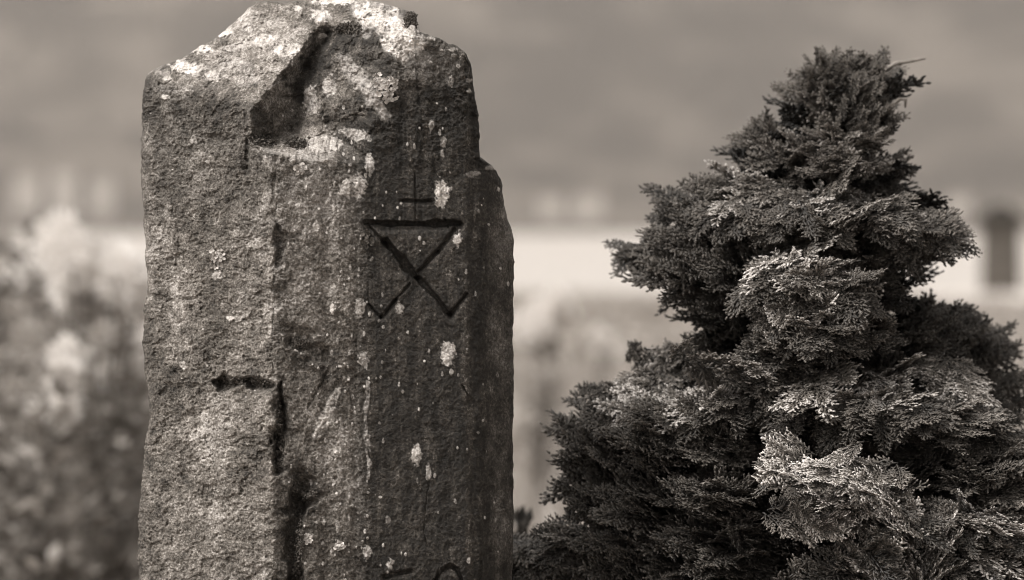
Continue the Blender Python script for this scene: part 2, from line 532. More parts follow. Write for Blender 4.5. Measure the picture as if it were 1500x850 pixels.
    for a in range(len(ri) - 1):
        for c, fr in ((0, 0), (nb_ - 1, n - 1)):
            r0, r1 = ri[a], ri[a + 1]
            for r in range(r0, r1):      # fan from fine to coarse
                edge.append((idx[r, fr], idx[r + 1, fr], ib[a, c] + len(Vf), ib[a, c] + len(Vf)))
            edge.append((idx[r1, fr], ib[a + 1, c] + len(Vf), ib[a, c] + len(Vf), ib[a, c] + len(Vf)))
    for b in range(nb_ - 1):
        s0, s1 = si[b], si[b + 1]
        for c in range(s0, s1):
            edge.append((idx[0, c], idx[0, c + 1], ib[0, b] + len(Vf), ib[0, b] + len(Vf)))
        edge.append((idx[0, s1], ib[0, b + 1] + len(Vf), ib[0, b] + len(Vf), ib[0, b] + len(Vf)))
    E = np.array([e[:3] for e in edge])
    allV = np.vstack([Vf, Vbk])
    zb = np.zeros(len(Vbk))
    full = {k: np.r_[v.ravel(), zb + (0.3 if k == 'stain_shade' else 0)] for k, v in attrs.items()}
    quads = np.vstack([Ff[~mk], Fb])
    tris = np.vstack([np.vstack([quads[:, [0, 1, 2]], quads[:, [0, 2, 3]]]), E])
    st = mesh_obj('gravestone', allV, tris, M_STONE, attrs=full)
    tag(st, 'tall weathered lichen-spotted gravestone with a cut mark on its dark face', 'gravestone')
    Fm = Ff[mk]
    um, vm = U.ravel()[Fm[:, 0]], V.ravel()[Fm[:, 0]]
    for sel in (vm < 600, (vm > 600) & (um < 622), (vm > 600) & (um > 622) & (um < 690), (vm > 600) & (um > 690)):
        Fs = Fm[sel]
        if not len(Fs):
            continue
        used = np.unique(Fs)
        remap = np.full(len(Vf), -1)
        remap[used] = np.arange(len(used))
        mesh_obj('carved_mark', Vf[used], remap[Fs], M_STONE, st, {k: v.ravel()[used] for k, v in attrs.items()})

    def surf(u, v):
        i = np.argmin((U - u) ** 2 + (V - v) ** 2)
        return Vector(Vf[i])

    # leafy lichens: little overlapping lobes standing off the stone
    for (u, v, a, b, nl) in [(554, 118, 10, 10, 34), (573, 124, 11, 12, 40), (571, 143, 12, 9, 40), (561, 133, 9, 8, 26), (318, 378, 12, 15, 60),
                             (538, 353, 9, 13, 40), (497, 800, 7, 6, 18), (452, 789, 6, 7, 18), (440, 247, 8, 8, 26)]:
        V_, F_ = [], []
        rr = np.random.RandomState(int(u * 7 + v))
        for _ in range(nl):
            a_, r_ = rr.uniform(0, 6.28), math.sqrt(rr.rand())
            c = surf(u + a * r_ * math.cos(a_), v + b * r_ * math.sin(a_))
            size = rr.uniform(1.6, 3.6) * 1e-3
            nrm = Vector((0.1 + rr.normal(0, .35), -1, rr.normal(0.15, .35))).normalized()
            tx = nrm.cross(Vector((0, 0, 1))).normalized()
            ty = tx.cross(nrm)
            b0 = len(V_)
            c = c + Vector((0, -1.2e-3 - rr.rand() * 1.5e-3, 0))
            V_.append(c + nrm * -0.6e-3)
            for k in range(9):
                w = 2 * math.pi * k / 9
                rad = size * rr.uniform(0.7, 1.15)
                V_.append(c + (tx * math.cos(w) + ty * math.sin(w)) * rad + nrm * rr.uniform(0.2e-3, 1.3e-3))
            for k in range(9):
                F_.append((b0, b0 + 1 + k, b0 + 1 + (k + 1) % 9))
        mesh_obj('lichen_patch', V_, F_, M_LICHEN if u != 538 else M_MOSS, st)

    # moss tufts in hollows and on the rim
    for (u, v, a, b, nn, ln) in [(386, 208, 17, 6, 650, 8), (436, 212, 14, 6, 520, 8), (601, 32, 6.5, 11, 1900, 4), (512, 42, 18, 7, 450, 4),
                                 (434, 775, 8, 78, 1500, 6), (452, 722, 9, 9, 240, 5), (410, 640, 6, 50, 600, 5), (358, 560, 38, 5, 620, 5), (440, 505, 12, 8, 260, 4)]:
        rr = np.random.RandomState(int(u * 3 + v))
        V_, F_ = [], []
        cc = surf(u, v)
        for _ in range(nn):
            a_, r_ = rr.uniform(0, 6.28), math.sqrt(rr.rand())
            p = surf(u + a * r_ * math.cos(a_), v + b * r_ * math.sin(a_)) + Vector((0, 0.001, 0))
            if u == 601:
                p = Vector(pt(u + a * r_ * math.cos(a_), v + b * r_ * math.sin(a_), cc.y + rr.uniform(-.006, .02)))
            if ln >= 8 and rr.rand() < .75:      # shaggy moss
                d = Vector((rr.normal(0, .55), -0.75 + rr.normal(0, .3), rr.normal(0.45, .5))).normalized() * ln * 1e-3 * rr.uniform(.5, 1.3)
                sd = Vector((rr.normal(), rr.normal(), rr.normal())).normalized() * 0.7e-3
                b0 = len(V_)
                V_ += [p - sd, p + sd, p + d]
                F_.append((b0, b0 + 1, b0 + 2))
                continue
            q = p + Vector((rr.normal(0, .4), -.35 - .55 * rr.rand(), rr.normal(0, .4))) * ln * 1e-3      # cushion moss
            sz = rr.uniform(.9, 2.3) * 1e-3
            b0 = len(V_)
            for ax in ((1, 0, 0), (0, 1, 0), (-1, 0, 0), (0, -1, 0), (0, 0, 1), (0, 0, -1)):
                V_.append(q + Vector(ax) * sz * rr.uniform(.7, 1.3) + Vector((rr.normal(), rr.normal(), rr.normal())) * sz * .3)
            for k in range(4):
                F_ += [(b0 + k, b0 + (k + 1) % 4, b0 + 4), (b0 + (k + 1) % 4, b0 + k, b0 + 5)]
        mesh_obj('moss_tuft', V_, F_, M_MOSS, st, shade=False)
    return st


build_stone()


# ------------------------------------------------------------------ cypress
def spindles(P, Q, W, up, flat=0.55):
    """many little tapered twigs at once: P, Q (n,3), W (n,)"""
    n = len(P)
    d = Q - P
    d /= np.linalg.norm(d, axis=1, keepdims=True) + 1e-9
    a = np.cross(d, up)
    a /= np.linalg.norm(a, axis=1, keepdims=True) + 1e-9
    b = np.cross(a, d)
    m1, m2 = P + (Q - P) * 0.25, P + (Q - P) * 0.72
    w = W[:, None]
    V = np.stack([P, m1 + a * w * .5, m1 + b * w * flat * .5, m1 - a * w * .5, m1 - b * w * flat * .5,
                  m2 + a * w * .42, m2 + b * w * flat * .42, m2 - a * w * .42, m2 - b * w * flat * .42, Q], 1)
    T = [(0, 2, 1), (0, 3, 2), (0, 4, 3), (0, 1, 4)]
    for k in range(4):
        j = (k + 1) % 4
        T += [(1 + k, 1 + j, 5 + j), (1 + k, 5 + j, 5 + k), (5 + k, 5 + j, 9)]
    T = np.array(T)
    F = (T[None] + (np.arange(n) * 10)[:, None, None]).reshape(-1, 3)
    return V.reshape(-1, 3), F


def make_spray(seed, lat=15, finger=0.16, fw=0.058, curl=0.25):
    r = np.random.RandomState(seed)
    P, Q, W, TP = [], [], [], []
    def axis(t):
        return np.array([t, 0.05 * math.sin(3 * t + seed), -curl * t * t + 0.10 * t])
    ts = np.linspace(0, 1, 8)
    for a, b in zip(ts[:-1], ts[1:]):
        P.append(axis(a)); Q.append(axis(b) * 1.0 + (axis(b) - axis(a)) * .35); W.append(fw * 1.1 * (1.1 - a * .5)); TP.append(0.1 + 0.5 * b)
    for i in range(lat):
        t = 0.10 + 0.86 * (i + r.uniform(-.25, .25)) / (lat - 1)
        t = min(max(t, .05), .98)
        side = 1 if i % 2 else -1
        L = (0.46 * (1 - t) ** 0.8 + 0.10) * r.uniform(.75, 1.2) * min(1, .55 + 2.2 * t)
        ang = R(47 - 20 * t) + r.normal(0, .08)
        o = axis(t)
        dirv = np.array([math.cos(ang), side * math.sin(ang), 0])
        lift = r.normal(0.05, .10)
        def lp(q):
            return o + dirv * L * q + np.array([0.10 * L * q * q, -side * 0.06 * L * q * q, lift * L * q - curl * 1.1 * (L * q) ** 2])
        P.append(lp(0)); Q.append(lp(.55)); W.append(fw); TP.append(.25 + .2 * t)
        P.append(lp(.45)); Q.append(lp(1.0)); W.append(fw * .95); TP.append(.75 + .25 * t)
        nf = max(2, int(L / 0.055))
        for k in range(nf):
            q = 0.16 + 0.80 * (k + r.uniform(-.2, .2)) / max(1, nf - 1) * .95
            fs = 1 if (k + i) % 2 else -1
            fl = finger * (1.05 - 0.55 * q) * r.uniform(.75, 1.2)
            fa = ang * side + fs * R(37 + r.normal(0, 6))
            p = lp(q)
            e = p + np.array([math.cos(fa), math.sin(fa), r.normal(.05, .20)]) * fl
            P.append(p); Q.append(e); W.append(fw * r.uniform(.75, 1.0)); TP.append(.35 + .55 * q * (.6 + .4 * t) + r.uniform(-.1, .15))
    P, Q, W, TP = map(np.array, (P, Q, W, TP))
    V, F = spindles(P, Q, W, np.array([0, 0, 1.0]))
    g = np.tile(np.array([-.25, -.1, -.1, -.1, -.1, .1, .1, .1, .1, .25]), len(P))
    return V, F, np.clip(np.repeat(TP, 10) + g, 0, 1)


SPRAYS = [make_spray(i, lat=13 + i % 4, curl=.02 + .08 * (i % 5), finger=.145 + .015 * (i % 3)) for i in range(10)]


def place_sprays(items):
    """items: (pos, dir, normal, length, brightness)"""
    VV, FF, TT = [], [], []
    b = 0
    for k, (p, d, nz, L, br) in enumerate(items):
        V, F, T = SPRAYS[k % len(SPRAYS)]
        d = d / (np.linalg.norm(d) + 1e-9)
        y = np.cross(nz, d)
        y /= np.linalg.norm(y) + 1e-9
        z = np.cross(d, y)
        sy = -1 if (k // 7) % 2 else 1
        M = np.stack([d, y * sy, z], 0) * L
        if sy < 0:
            F = F[:, ::-1]
        VV.append(V @ M + p)
        FF.append(F + b)
        TT.append(np.clip(T * br, 0, 1.3))
        b += len(V)
    return np.vstack(VV), np.vstack(FF), np.concatenate(TT)


AX = Vector(pt(1215, 400, 0.52))         # trunk line of the cypress


def build_cypress():
    rr = np.random.RandomState(12)
    root = empty('cypress_shrub', (AX.x, AX.y, 0), 'dense layered dwarf cypress shrub with fan-shaped sprays beside the gravestone', 'shrub')
    org = np.array([AX.x, AX.y, 0])
    items = []
    #  u, v, y, ru, rv, ry(m), n, length, bright (lit or shaded look painted in)
    pads = [
        # top spire
        (1218, 114, .52, 40, 30, .05, 46, .044, .62), (1280, 120, .55, 22, 26, .05, 40, .044, .60), (1180, 132, .52, 26, 18, .05, 26, .044, .68), (1250, 142, .5, 42, 28, .06, 40, .05, .6),
        (1238, 168, .52, 46, 32, .08, 56, .05, .62), (1274, 182, .50, 24, 28, .06, 36, .05, .62), (1236, 210, .48, 54, 24, .10, 56, .052, .75),
        (1112, 206, .52, 28, 16, .06, 34, .046, .70), (1150, 235, .48, 54, 24, .09, 50, .058, .85),
        (1226, 250, .44, 58, 24, .10, 64, .056, .85), (1268, 268, .50, 26, 24, .08, 30, .055, .65),
        # left shelf and the mass below it
        (1080, 280, .44, 52, 20, .09, 50, .06, .95), (1020, 304, .48, 52, 15, .09, 56, .06, .85), (1090, 305, .36, 60, 18, .08, 56, .062, 1.05),
        (1030, 350, .46, 60, 40, .10, 70, .065, .55), (946, 364, .52, 22, 16, .06, 30, .05, .80), (1010, 400, .48, 60, 40, .12, 70, .07, .45),
        (1050, 445, .50, 50, 32, .12, 70, .07, .40), (1090, 400, .40, 60, 50, .10, 70, .07, .42),
        # right shelf
        (1200, 300, .38, 64, 18, .09, 60, .065, 1.0), (1180, 322, .30, 54, 16, .08, 60, .062, 1.1), (1270, 318, .34, 70, 18, .10, 80, .065, 1.05),
        (1335, 336, .38, 60, 17, .10, 76, .062, 1.0), (1375, 345, .44, 30, 13, .07, 36, .05, .85), (1285, 368, .42, 56, 22, .10, 50, .06, .6),
        (1235, 402, .40, 60, 40, .10, 70, .065, .5), (1285, 415, .46, 36, 32, .10, 40, .055, .42),
        # hanging centre spray
        (1125, 405, .24, 34, 14, .06, 36, .06, 1.15, (-.9,-.4,.15)), (1180, 415, .22, 44, 20, .07, 56, .06, 1.1, (-.7,-.5,.2)), (1215, 430, .22, 40, 26, .06, 50, .06, .95, (.5,-.5,.3)),
        (1165, 450, .22, 46, 20, .06, 50, .06, 1.05, (-.8,-.5,0)), (1200, 480, .24, 50, 28, .08, 56, .062, .8), (1150, 510, .28, 40, 40, .08, 52, .065, .75),
        (1240, 500, .34, 60, 50, .10, 66, .068, .5), (1130, 560, .26, 34, 40, .08, 46, .065, .7),
        # right, further back
        (1385, 482, .66, 38, 24, .10, 52, .06, .55), (1420, 520, .68, 50, 36, .12, 66, .062, .52), (1440, 580, .66, 50, 40, .12, 66, .065, .5),
        (1350, 500, .52, 50, 50, .10, 60, .065, .45), (1330, 560, .44, 60, 40, .10, 60, .065, .5),
        # left lower shelf
        (968, 556, .52, 20, 18, .06, 26, .05, .6), (1015, 556, .50, 34, 18, .08, 36, .055, .6), (908, 577, .46, 34, 20, .07, 46, .058, .8),
        (930, 606, .36, 56, 18, .09, 64, .062, 1.0), (1000, 606, .30, 52, 20, .09, 64, .064, 1.1), (1075, 600, .26, 46, 22, .09, 60, .065, 1.1),
        (862, 632, .50, 38, 20, .08, 48, .06, .55), (880, 660, .42, 50, 30, .10, 60, .065, .55), (960, 650, .34, 66, 34, .10, 80, .068, .5),
        (1050, 655, .32, 56, 30, .10, 66, .065, .5), (870, 720, .44, 46, 40, .12, 66, .068, .42), (950, 740, .36, 70, 50, .12, 90, .07, .36),
        (1050, 730, .24, 60, 36, .10, 76, .07, .5), (1050, 800, .26, 80, 50, .12, 100, .07, .32), (900, 815, .38, 60, 40, .12, 76, .07, .4),
        (800, 825, .40, 40, 26, .08, 52, .06, .75), (850, 800, .36, 46, 20, .08, 52, .06, .65),
        # centre and right lower shelves
        (1190, 600, .22, 52, 26, .09, 60, .064, .9), (1260, 600, .20, 44, 30, .08, 56, .064, .95), (1240, 660, .34, 70, 36, .10, 80, .068, .38),
        (1340, 600, .20, 42, 22, .08, 56, .064, 1.05), (1400, 605, .24, 56, 24, .10, 66, .064, .95), (1460, 640, .26, 56, 26, .10, 66, .064, .9),
        (1380, 665, .32, 70, 34, .10, 76, .068, .45), (1450, 700, .22, 60, 34, .10, 70, .068, .55), (1330, 700, .32, 60, 40, .10, 66, .07, .35),
        (1160, 790, .30, 70, 50, .10, 90, .07, .32), (1060, 850, .34, 110, 40, .12, 110, .075, .3), (1180, 860, .3, 90, 40, .12, 90, .075, .3),
        # sharp branch nearest the camera
        (1150, 692, .03, 26, 12, .045, 30, .056, 1.3, (-1,-.2,.10)), (1200, 702, .02, 40, 17, .055, 56, .056, 1.25, (-1,-.3,.12)), (1255, 712, .03, 34, 22, .05, 52, .056, 1.15, (-.6,-.3,.35)),
        (1290, 730, .05, 26, 28, .05, 42, .056, 1.05, (.5,-.4,.35)), (1250, 760, .04, 30, 12, .05, 24, .054, 0.9, (.9,-.4,-.25)), (1255, 740, .07, 36, 18, .05, 30, .06, .6),
        (1325, 775, .06, 30, 28, .05, 44, .058, 1.0, (.35,-.4,.75)), (1290, 810, .04, 40, 30, .06, 60, .06, .95, (-.2,-.5,.6)), (1375, 800, .08, 26, 30, .05, 42, .056, 1.05, (.25,-.3,.8)),
        (1265, 850, .06, 50, 30, .07, 56, .062, .8, (-.4,-.6,.3)), (1400, 845, .08, 44, 30, .07, 50, .06, .85),
        (1420, 755, .14, 34, 22, .06, 44, .058, 1.05, (-.6,-.4,.45)), (1465, 785, .14, 40, 26, .07, 50, .06, .95, (.7,-.4,.1)), (1470, 840, .14, 50, 40, .08, 60, .062, .75),
        # below and beside the frame
        (1540, 700, .40, 60, 70, .14, 70, .075, .6), (1540, 840, .34, 70, 70, .14, 70, .075, .5), (1200, 920, .16, 120, 60, .12, 110, .075, .5),
        (960, 920, .34, 130, 60, .16, 110, .075, .5), (1420, 940, .20, 110, 60, .14, 100, .075, .5), (1210, 1060, .45, 300, 90, .34, 160, .09, .5),
        (1210, 1210, .5, 300, 90, .34, 130, .09, .45),
        # behind
        (1220, 560, .80, 170, 110, .12, 130, .08, .5), (1220, 760, .82, 230, 110, .14, 150, .08, .5), (1200, 380, .74, 120, 90, .10, 110, .075, .5),
        (1210, 1000, .86, 260, 120, .14, 130, .09, .5),
    ]
    mb_limb = []
    for (u, v, y, ru, rv, ry, n, L, br, *mdir) in pads:
        c = np.array(pt(u, v, y))
        sc = K * (DIST + y) / DIST
        rad = np.array([ru * sc, ry, rv * sc])
        out = c - np.array([AX.x, AX.y, c[2] - 0.03])
        out[2] = 0.0
        on = np.linalg.norm(out)
        out = out / (on + 0.05)
        rr = np.random.RandomState(int(u * 31 + v * 7) % 100003)
        L *= 1.28
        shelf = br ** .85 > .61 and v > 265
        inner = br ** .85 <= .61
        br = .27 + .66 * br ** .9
        if not shelf:
            n = int(n * (.5 if inner else .62))
            for _ in range(n):
                p = rr.normal(size=3)
                p /= np.linalg.norm(p)
                if p[2] < 0 and rr.rand() < 0.5:
                    p[2] *= -1
                if p[1] > 0.2 and y < 0.7 and rr.rand() < 0.6:
                    p[1] *= -1
                q = p * rr.uniform(.45, 1.0) ** 0.6
                d = out * 0.9 + p * np.array([.9, .8, .55]) + np.array([0, -.12, .18]) + rr.normal(0, .2, 3)
                if v < 190:
                    d[2] += .45
                nz = np.array([0, -.6, 1.0]) + p * np.array([.35, .5, .3]) + rr.normal(0, .22, 3)
                ln = L * rr.uniform(.75, 1.2)
                pos = c + q * rad - d / np.linalg.norm(d) * ln * 0.62
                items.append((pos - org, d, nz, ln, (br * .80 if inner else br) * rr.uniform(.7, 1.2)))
        else:
            m = np.array(mdir[0] if mdir else (out[0] * 1.0, out[1] * .8 - .35, .05), float)
            m /= np.linalg.norm(m)
            m = m + np.array([0, 0, rr.normal(0, .16)])
            m /= np.linalg.norm(m)
            up = np.array([0, -.45, 1.0]) + .25 * m + rr.normal(0, .24, 3)
            N = up - m * (up @ m)
            N /= np.linalg.norm(N)
            sd = np.cross(N, m)
            ext = lambda d: 1 / math.sqrt(((d / rad) ** 2).sum())
            Rm, Rs = ext(m), ext(sd)
            hh = rad[2] * 1.15
            for _ in range(max(4, int(n * .105))):
                aa, r_ = rr.uniform(0, 6.283), math.sqrt(rr.rand())
                la, lb = r_ * math.cos(aa), r_ * math.sin(aa)
                th = la * .85 + rr.normal(0, .45)
                d = m * math.cos(th) + sd * math.sin(th) + N * (.24 - .52 * r_ * r_ + rr.normal(0, .26))
                d /= np.linalg.norm(d)
                nz = N + rr.normal(0, .30, 3) + sd * la * .4
                sx = np.cross(nz, d)
                sx /= np.linalg.norm(sx)
                fl = L * rr.uniform(.75, 1.35)
                tip = c + sd * la * Rs + m * lb * Rm + N * hh * (1 - r_ * r_) * rr.uniform(.6, 1.3)
                fb = br * rr.uniform(.7, 1.25)
                for j in range(8):
                    tj = j / 7
                    yw = (0 if j == 7 else (1 if j % 2 else -1) * (.85 - .45 * tj)) + rr.normal(0, .10)
                    dj = d * math.cos(yw) + sx * math.sin(yw) - nz * .10 * rr.rand()
                    nj = nz + rr.normal(0, .12, 3)
                    ln = fl * (.62 + .28 * rr.rand())
                    pos = tip - d * fl * (1.45 - .85 * tj) - np.array([0, 0, .012 * (1 - tj)])
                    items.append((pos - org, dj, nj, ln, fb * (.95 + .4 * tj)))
            for _ in range(int(n * (.30 if y > .12 else .12))):
                aa = rr.uniform(-1.9, 1.9)
                e = m * math.cos(aa) + sd * math.sin(aa) + np.array([0, -.25, 0])
                dr = rr.rand()
                d = e * (1.0 - .5 * dr) + np.array([0, -.1, -.15 - .55 * dr]) + rr.normal(0, .15, 3)
                nz = np.array([0, -.8, .7]) + e * .6 + rr.normal(0, .18, 3)
                ln = L * rr.uniform(.75, 1.1)
                pos = c + sd * math.sin(aa) * Rs * (1 - .3 * dr) + m * math.cos(aa) * Rm * (1 - .3 * dr) - N * rad[2] * dr * 1.1 - d * ln * .62
                items.append((pos - org, d, nz, ln, br * (.75 - .35 * dr) * rr.uniform(.7, 1.15)))  # painted darker lower down, for the shade under a shelf
        mb_limb.append((u, v, y, L))
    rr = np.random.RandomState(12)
    # inner twigs filling the heart and blocking light, their shade painted in
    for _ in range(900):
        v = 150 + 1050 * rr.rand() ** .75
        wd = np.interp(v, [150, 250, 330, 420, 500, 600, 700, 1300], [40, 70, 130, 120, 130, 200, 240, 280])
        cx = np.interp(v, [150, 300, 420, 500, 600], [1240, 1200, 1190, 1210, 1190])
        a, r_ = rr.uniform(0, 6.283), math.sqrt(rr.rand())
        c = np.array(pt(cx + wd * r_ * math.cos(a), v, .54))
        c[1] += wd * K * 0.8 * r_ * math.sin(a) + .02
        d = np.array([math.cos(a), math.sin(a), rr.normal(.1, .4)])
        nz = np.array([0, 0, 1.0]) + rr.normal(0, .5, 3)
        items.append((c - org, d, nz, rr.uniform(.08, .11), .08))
    V, F, T = place_sprays(items)
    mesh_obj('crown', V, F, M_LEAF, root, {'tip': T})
    tr = MB()
    tp = [Vector((0, 0, -.05)), Vector((.01, 0, .3)), Vector((-.01, .01, .7)), Vector((.02, 0, 1.0)), Vector((.03, 0, 1.22))]
    tr.tube(tp, [.045, .038, .028, .016, .005], 12)
    tr.build('trunk', M_BARK, root, True)
    for (u, v, y, L) in mb_limb:
        c = Vector(pt(u, v, y)) - Vector((AX.x, AX.y, 0))
        z0 = max(.08, min(c.z - .06 - .25 * math.hypot(c.x, c.y), 1.15))
        b = MB()
        a = Vector((0, 0, z0))
        m = a.lerp(c, .5) + Vector((0, 0, .01))
        b.tube([a, m, c], [.007, .005, .002], 6)
        b.build('limb', M_BARK, root, True)
    # bare twigs that stick out at the top right
    for pa in [[(1290, 108, .52), (1312, 93, .5), (1332, 90, .5), (1356, 86, .5)], [(1300, 160, .5), (1318, 145, .5), (1327, 146, .5), (1326, 158, .5)],
               [(1370, 522, .6), (1400, 530, .58), (1420, 527, .58)], [(1060, 700, .2), (1000, 720, .18)]]:
        b = MB()
        b.tube([Vector(pt(*q)) - Vector((AX.x, AX.y, 0)) for q in pa], [.0036, .003, .0028, .0014][:len(pa)], 6)
        b.build('bare_twig', M_DEADWOOD, root, True)


build_cypress()


# ------------------------------------------------------------------ background plants
def leaf_blob(rr, n, size, shape):
    """n small folded leaves spread by shape(rr) -> (pos, dir)"""
    V, F, T = [], [], []
    for _ in range(n):
        p, d = shape(rr)
        d = d / (np.linalg.norm(d) + 1e-9)
        sd = np.cross(d, rr.normal(size=3))
        sd /= np.linalg.norm(sd) + 1e-9
        up = np.cross(sd, d)
        L = size * rr.uniform(.6, 1.3)
        b = len(V)
        V += [p, p + d * L * .5 + sd * L * .22 + up * L * .06, p + d * L - up * L * .1, p + d * L * .5 - sd * L * .22 + up * L * .06]
        F += [(b, b + 1, b + 2), (b, b + 2, b + 3)]
        t = rr.uniform(.1, 1)
        T += [t * .6, t, t, t]
    return np.array(V), np.array(F), np.array(T)


M_PALEFLOWER = plain('pale_petals', 0.35, 0.55, 60, 0.7)
M_FLOWER = leaf_material('white_petals', (.80, .765, .735, 1), (.90, .87, .84, 1), .45, (.85, .82, .79, 1))
M_STEM = plain('plant_stem', 0.06, 0.14, 30)
M_WEED = leaf_material('weed_leaves', 0.09, .62, .35, .5)
M_GRASS = leaf_material('meadow_grass', 0.12, .5, .3, .5)


def make_flower(seed, h, heads, hr=.042, lo=.72):
    rr = np.random.RandomState(seed)
    root = empty('flowering_plant', (0, 0, 0), 'tall white flowering plant', 'plant', 'white flowering plants')
    st = MB()
    hb_all = []
    tips = []
    for k in range(heads):
        a = rr.uniform(0, 6.28)
        sp = rr.uniform(.02, .16)
        hh = h * rr.uniform(lo, 1.0)
        base = Vector((rr.normal(0, .015), rr.normal(0, .015), -.02))
        tip = Vector((math.cos(a) * sp, math.sin(a) * sp, hh))
        st.tube([base, base.lerp(tip, .5) * .9 + Vector((0, 0, hh * .05)), tip], [.006, .005, .003], 6)
        tips.append(tip)
    st.build('stem', M_STEM, root, True)
    for tip in tips:
        def shp(r, t=np.array(tip)):
            q = r.normal(size=3)
            q /= np.linalg.norm(q)
            return t + q * np.array([1, 1, 1.2]) * hr * r.rand() ** .4, q + np.array([0, 0, .4])
        V, F, T = leaf_blob(rr, int(420 * (hr / .06) ** 2), .028, shp)
        mesh_obj('flower_head', V, F, M_FLOWER if hr > .037 else M_PALEFLOWER, root, {'tip': T}, shade=False)
    def shl(r):
        z = r.uniform(.05, .85) * h
        a = r.uniform(0, 6.28)
        q = np.array([math.cos(a), math.sin(a), r.normal(.2, .4)])
        return np.array([0, 0, z]) + q * np.array([1, 1, 0]) * r.uniform(.01, .14) * (1.1 - z / h * .8), q
    V, F, T = leaf_blob(rr, 260, .06, shl)
    mesh_obj('foliage', V, F, M_WEED, root, {'tip': T}, shade=False)
    return root


# (u, v of the top, depth, proto, label)
def put(o, u, y, zscale, rz):
    x, yy, _ = pt(u, 0, y)
    o.location = (x, yy, 0)
    o.rotation_euler.z = rz
    o.scale = (zscale,) * 3


protos = [make_flower(3, 1.0, 10, .06, .78), make_flower(8, .95, 3, .035), make_flower(15, .9, 6, .045, .72)]
spots = [(62, 4.6, 1, .70, 'pale flowering stem low at left, its heads lowest of the white flowers'),
         (85, 4.9, 2, .84, 'broad white flowering plant just below the tallest pale heads'),
         (150, 5.6, 0, 1.02, 'tallest white flowering plant, upright pale heads left of the gravestone'),
         (168, 5.9, 2, .93, 'bushy white flowering plant right up to the left edge of the gravestone'),
         (85, 5.2, 1, .80, 'short white flowering plant low in front of the tallest pale heads'),
         (185, 7.2, 2, .98, 'white flowering plant half hidden behind the left edge of the gravestone'),
         (20, 6.5, 1, .80, 'small white flowering plant at the far left among dark weeds'),
         (790, 9.0, 0, .78, 'lone white flowering plant showing just right of the gravestone by the bright water'),
         (800, 8.2, 1, .62, 'low white flowering plant in pale grass between gravestone and shrub'),
         (880, 14.0, 2, .60, 'far white flowering plant in the meadow behind the shrub left side')]
first = set()
for i, (u, y, pi, sc, lab) in enumerate(spots):
    o = protos[pi] if pi not in first else copy_tree(protos[pi])
    first.add(pi)
    put(o, u, y, sc, i * 1.7)
    o['label'] = lab

# rank weeds on the left, a mass nobody could count
def weeds():
    rr = np.random.RandomState(5)
    VV, FF, TT = [], [], []
    b = 0
    for k in range(230):
        u = rr.uniform(-420, 520)
        y = rr.uniform(4.2, 10)
        x, _, _ = pt(u, 0, y)
        h = rr.uniform(.25, .70) if y < 7 else rr.uniform(.4, .92)
        wd = rr.uniform(.04, .10)
        if y > 7 and u < 70 and rr.rand() < .5:
            h = rr.uniform(.92, 1.08)
            wd = .04
        br = rr.choice([.35, .65, .9, 1.0])
        def shp(r):
            z = h * r.rand() ** .7
            a = r.uniform(0, 6.28)
            q = np.array([math.cos(a), math.sin(a), .5 + r.normal(0, .4)])
            return np.array([x, y, z]) + q * np.array([1, 1, 0]) * wd * r.rand() * (1.2 - z / h), q
        V, F, T = leaf_blob(rr, 60, .07, shp)
        VV.append(V); FF.append(F + b); TT.append(T * br * (.55 + .5 * min(1, h / .7)))
        b += len(V)
    o = mesh_obj('rank_weeds', np.vstack(VV), np.vstack(FF), M_WEED, attrs={'tip': np.concatenate(TT)}, shade=False)
    tag(o, 'mass of tall leafy weeds behind the gravestone at left', 'weeds', kind='stuff')


weeds()


def grass():
    rr = np.random.RandomState(9)
    n = 120000
    y = -1.5 + 49 * rr.rand(n) ** 1.7
    x = (rr.rand(n) - .5) * (7.0 + np.abs(y) * 1.3)
    cl = vnoise(x * 1.3, y * .7, 0.5 + 0 * x, 4)
    h = (.06 + .20 * cl) * rr.uniform(.6, 1.3, n) * np.interp(y, [0, 10, 40], [.9, .9, .7])
    h *= 1 - .75 * smooth(2.2, 4.5, x * 20 / (y + 5))
    w = .004 + .0006 * y
    a = rr.uniform(0, 6.28, n)
    ln = rr.normal(0, .35, (2, n)) * h
    z = np.zeros(n)
    P = np.stack([x, y, z - .01], -1)
    sd = np.stack([np.cos(a) * w, np.sin(a) * w, z], -1)
    tp = np.stack([x + ln[0], y + ln[1], h], -1)
    V = np.stack([P - sd, P + sd, tp], 1).reshape(-1, 3)
    F = np.arange(3 * n).reshape(-1, 3)
    t = np.clip(.35 + .6 * cl + rr.normal(0, .15, n), 0, 1)
    o = mesh_obj('grass', V, F, M_GRASS, attrs={'tip': np.repeat(t, 3)}, shade=False)
    tag(o, 'pale rough meadow grass behind the gravestone', 'grass', kind='stuff')


grass()


# a soft dark shrub behind the gap at the foot of the gravestone
def low_shrub():
    rr = np.random.RandomState(44)
    x, y, z = pt(768, 770, 1.3)
    root = empty('low_shrub', (x - .03, y, 0), 'small dark shrub low behind the right foot of the gravestone', 'shrub')
    def shp(r):
        q = r.normal(size=3)
        q /= np.linalg.norm(q)
        return np.array([0, 0, .36]) + q * np.array([.075, .10, .20]) * r.rand() ** .35, q + np.array([0, 0, .5])
    V, F, T = leaf_blob(rr, 1500, .03, shp)
    mesh_obj('foliage', V, F, M_SHRUB, root, {'tip': T}, shade=False)
    b = MB()
    b.tube([(0, 0, -.03), (.01, 0, .2), (0, 0, .45)], [.012, .009, .004], 7)
    b.build('stem', M_BARK, root, True)


low_shrub()

